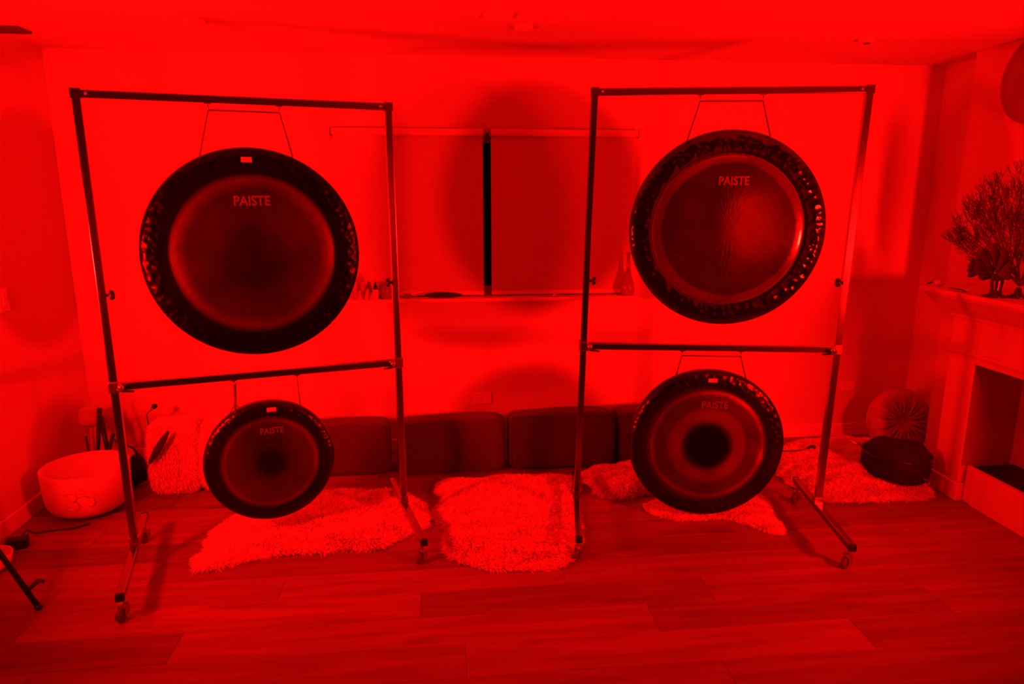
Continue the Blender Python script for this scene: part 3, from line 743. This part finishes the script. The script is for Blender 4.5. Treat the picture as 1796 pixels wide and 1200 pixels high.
# ------------------------------------------------------------------ left corner: singing bowl and what is behind it
t = thing('singing_bowl', 'large frosted white crystal singing bowl with an Om sign', 'singing bowl', (-1.852, 3.575, 0))
RB = .205; HB = .252
bp_ = [(0, .012), (.10, .014), (.145, .02), (.175, .04), (.193, .075), (.200, .12), (RB, HB)]
inn = [(RB-.003, HB+.002), (RB-.009, HB), (.191, .12), (.183, .078), (.165, .05), (.14, .032), (.1, .025), (0, .023)]
MB().lathe(bp_+inn, 72).build('shell', 'quartz', t)
MB().lathe([(.06, 0), (.075, 0), (.078, .014), (.056, .014), (.06, 0)], 40).build('base_ring', 'rubber', t)
# Om sign: raised strokes wrapped round the bowl wall
def on_bowl(u, z, az=-1.37):
    r = .1995 + (z-.12)*.04 if z > .12 else .193+(z-.075)*.155
    a = az + u/.2
    return (math.cos(a)*(r+.0005), math.sin(a)*(r+.0005), z)
def arc(cx, cz, rx, rz, a0, a1, n=12): return [on_bowl(cx+rx*math.cos(math.radians(a0+(a1-a0)*k/n)), cz+rz*math.sin(math.radians(a0+(a1-a0)*k/n))) for k in range(n+1)]
om = MB()
for st_ in (arc(-.022, .158, .026, .022, 150, -80), arc(-.020, .112, .032, .026, 85, -165), arc(.026, .140, .030, .020, 190, 20, 8), arc(.058, .125, .018, .026, 80, -140), arc(.02, .185, .022, .012, 200, 340, 8)):
    om.tube(st_, .0045, 6, flat=.5)
om.tube([on_bowl(.02, .197), on_bowl(.022, .203)], .005, 6)
om.build('om_sign', 'etch', t)

def stick(name, label, cat, pts, r, head=None, m='black', group=None):
    t = thing(name, label, cat, (pts[0][0], pts[0][1], 0), 0, group)
    b = Vector((pts[0][0], pts[0][1], 0)); P = [Vector(p)-b for p in pts]
    MB().tube(P, r, 8).build('handle', m, t)
    if head:
        kind, hm, size = head; e = P[-1]; d = (P[-1]-P[-2]).normalized()
        if kind == 'drum':
            mb = MB().pillow((size*2, size*2, size*2.1), e=4, n=14, m=28)
        else:
            mb = MB().sphere((0, 0, 0), size, 10)
        rot = d.to_track_quat('Z', 'Y').to_matrix().to_4x4()
        mb.xf(Matrix.Translation(e) @ rot).build('head', hm, t)
        MB().lathe([(0, -.004), (.009, -.004), (.009, .004), (0, .004)], 10).xf(Matrix.Translation(e - d*(size*1.0+.004)) @ rot).build('ferrule', 'steel', t)
    return t
stick('gong_mallet', 'gong mallet with a pale blocky suede head behind the singing bowl', 'mallet', [(-1.98, 3.90, .004), (-1.995, 3.95, .18), (-2.005, 4.0, .38)], .010, ('drum', 'suede', .055), 'suede')
stick('drum_stick', 'black stick leaning behind the bowl, next to the pale mallet', 'stick', [(-1.955, 3.86, .004), (-1.945, 3.92, .24), (-1.93, 3.96, .44)], [.010, .011, .014], None)
stick('drum_stick', 'black stick leaning left behind the bowl, nearest the rack post', 'stick', [(-1.875, 3.88, .004), (-1.89, 3.90, .22), (-1.912, 3.92, .40)], [.010, .012, .016], None)
stick('drum_stick', 'short black stick with a bright metal tip behind the bowl', 'stick', [(-1.965, 3.83, .004), (-1.975, 3.87, .20), (-1.99, 3.89, .315)], [.006, .006, .004], ('ball', 'steel', .006))
stick('drum_stick', 'thin dark twig standing behind the left rack post', 'stick', [(-1.86, 3.96, .004), (-1.85, 3.99, .30), (-1.885, 4.02, .47)], [.007, .006, .003], None, 'darkwood')
stick('drum_stick', 'short thick black stick leaning right behind the bowl', 'stick', [(-1.90, 3.84, .004), (-1.885, 3.88, .18), (-1.855, 3.92, .30)], [.011, .013, .010], None)
stick('friction_mallet', 'thin curved rod with a black ball beside the shaggy pillow', 'mallet', [(-1.74, 3.93, .004), (-1.70, 3.95, .10), (-1.66, 3.97, .20), (-1.69, 3.99, .31), (-1.70, 4.0, .38), (-1.655, 4.01, .425)], [.004, .004, .004, .0035, .003, .003], ('ball', 'black', .016))
f_ = feather('long_feather', 'long dark curved feather leaning on the shaggy pillow', (-1.60, 3.685, .17), .05, .25, .022, -1.0, 'feather', 'feather', .12, PI/2)
t = thing('carry_pouch', 'dark slumped pouch on the floor behind the left rack post', 'bag', (-1.735, 3.86, 0), .2)
MB().pillow((.13, .12, .18), e=2.6, n=14, m=24, fn=lambda q: Vector((q.x*(1-.9*max(0, q.z)/.3), q.y*(1-1.2*max(0, q.z)/.3), q.z+.10+.01*math.sin(q.x*60)))).build('body', 'blackcloth', t)
MB().tube([(-.03, 0, .185), (-.05, -.01, .24), (-.085, .0, .29)], [.007, .006, .005], 8).build('strap', 'blackcloth', t)
MB().tube([(.02, 0, .185), (-.0, .02, .22), (-.05, .02, .255)], [.007, .006, .005], 8).build('strap', 'blackcloth', t)
# power adapter and cable
t = thing('power_adapter', 'black power adapter on the floor at the left edge', 'adapter', (-2.0, 3.19, 0), .35)
b = MB().box((-.045, -.03, 0), (.045, .03, .05)).build('brick', 'black', t); bevel(b, .008)
MB().tube([(.0, .03, .03), (.03, .07, .05), (.06, .10, .012), (.11, .12, .005), (.16, .11, .005), (.22, .10, .005), (.28, .12, .005)], .004, 6).build('cable', 'black', t)
# tripod lamp stand: only one leg reaches into view
t = thing('tripod_stand', 'black tripod leg reaching in at the lower left corner', 'tripod', (-1.97, 2.70, 0))
for dx, dy in ((.345, -.045), (-.10, -.28), (-.11, .13)):
    lg = MB().tube([(dx*.06, dy*.06, .70), (dx*.5, dy*.5, .352), (dx, dy, .010)], [.011, .013, .014], 4).build('leg', 'black', t)
    MB().sphere((dx, dy, .013), .016, 8, (1, 1, .8)).build('foot', 'black', lg)
    MB().tube([(dx*.90, dy*.90-.005, .085), (dx*.90+.02, dy*.9+.045, .10), (dx*.90+.035, dy*.9+.055, .09)], [.008, .010, .007], 8).build('leg_clip', 'black', lg)
MB().tube([(0, 0, .30), (0, 0, .96)], .010, 10).build('pole', 'black', t)
MB().lathe([(.012, .66), (.022, .665), (.024, .71), (.014, .73)], 16).build('hub', 'black', t)
MB().lathe([(0, .955), (.03, .957), (.034, .975), (.02, .985), (0, .985)], 16).build('lamp_holder', 'black', t)
t = thing('small_bowl', 'small white bowl cut off by the left picture edge', 'bowl', (-2.0, 2.985, 0))
MB().lathe([(0, .004), (.05, .004), (.08, .03), (.092, .075), (.088, .075), (.074, .034), (.045, .012), (0, .012)], 40).build('shell', 'quartz', t)
MB().lathe([(.03, 0), (.045, 0), (.045, .006), (.03, .006)], 24).build('foot_ring', 'quartz', t)

# ------------------------------------------------------------------ things on the window sill
ZW = 1.008; YW = 4.165
t = thing('dropper_bottle', 'pale dropper bottle with black cap on the sill', 'bottle', (-.385, YW, ZW))
MB().lathe([(0, 0), (.018, 0), (.019, .003), (.019, .048), (.014, .056), (.009, .060), (0, .060)], 24).build('glass', 'paleglass', t)
MB().lathe([(.0, .058), (.013, .058), (.013, .074), (.008, .078), (.006, .098), (0, .101)], 20).build('dropper_cap', 'black', t)
t = thing('amber_jar', 'rounded amber jar on the sill next to the dropper bottle', 'jar', (-.325, YW+.005, ZW))
MB().lathe([(0, 0), (.020, 0), (.026, .01), (.030, .04), (.028, .068), (.020, .082), (0, .086)], 24).build('body', 'amber', t)
MB().lathe([(0, .084), (.021, .084), (.021, .1), (0, .102)], 20).build('lid', 'amber', t)
t = thing('crystal_cluster', 'rosy crystal cluster on the sill beside the large left gong', 'crystal', (-.475, YW-.005, ZW))
for k, (dx, dy, hh, rr_, tx) in enumerate(((-.02, 0, .16, .022, -.15), (.012, .005, .11, .018, .12), (.035, -.01, .07, .015, .35), (-.045, -.005, .12, .02, -.3), (0, -.025, .06, .014, .05), (.06, 0, .045, .012, .5))):
    mb = MB().lathe([(0, 0), (rr_, 0), (rr_*.95, hh*.72), (0, hh)], 6, smooth=False)
    mb.xf(Matrix.Translation((dx, dy, 0)) @ Matrix.Rotation(tx*.6, 4, 'Y')).build('point', 'pink', t)
t = thing('trinket_box', 'tiny pale box on the sill right of the left rack post', 'box', (-.195, YW, ZW))
b = MB().box((-.02, -.015, 0), (.02, .015, .024)).build('body', 'amber', t); bevel(b, .003)
b = MB().box((-.021, -.016, .024), (.021, .016, .03)).build('lid', 'amber', t); bevel(b, .002)
feather('sill_feather', 'dark feather lying on the window sill left of the blind gap', (-.14, YW-.01, ZW+.012), .0, .27, .026, 0, 'feather', 'feather', .06, .75)
t = thing('glass_vase', 'small dark pear-shaped vase at the right end of the sill', 'vase', (1.155, YW-.014, ZW))
MB().lathe([(0, 0), (.03, 0), (.040, .012), (.046, .035), (.040, .075), (.024, .12), (.013, .17), (.010, .25), (.014, .262), (.010, .262), (.008, .25), (0, .24)], 28).build('body', 'amber', t)
MB().lathe([(.008, .25), (.0155, .256), (.0155, .266), (.008, .266)], 20).build('lip', 'amber', t)
t = thing('pebble', 'tiny pebble on the sill below the right blind', 'pebble', (.70, YW-.02, ZW))
MB().sphere((0, 0, .009), .013, 8, (1.3, .9, .7)).build('stone', 'suede', t)
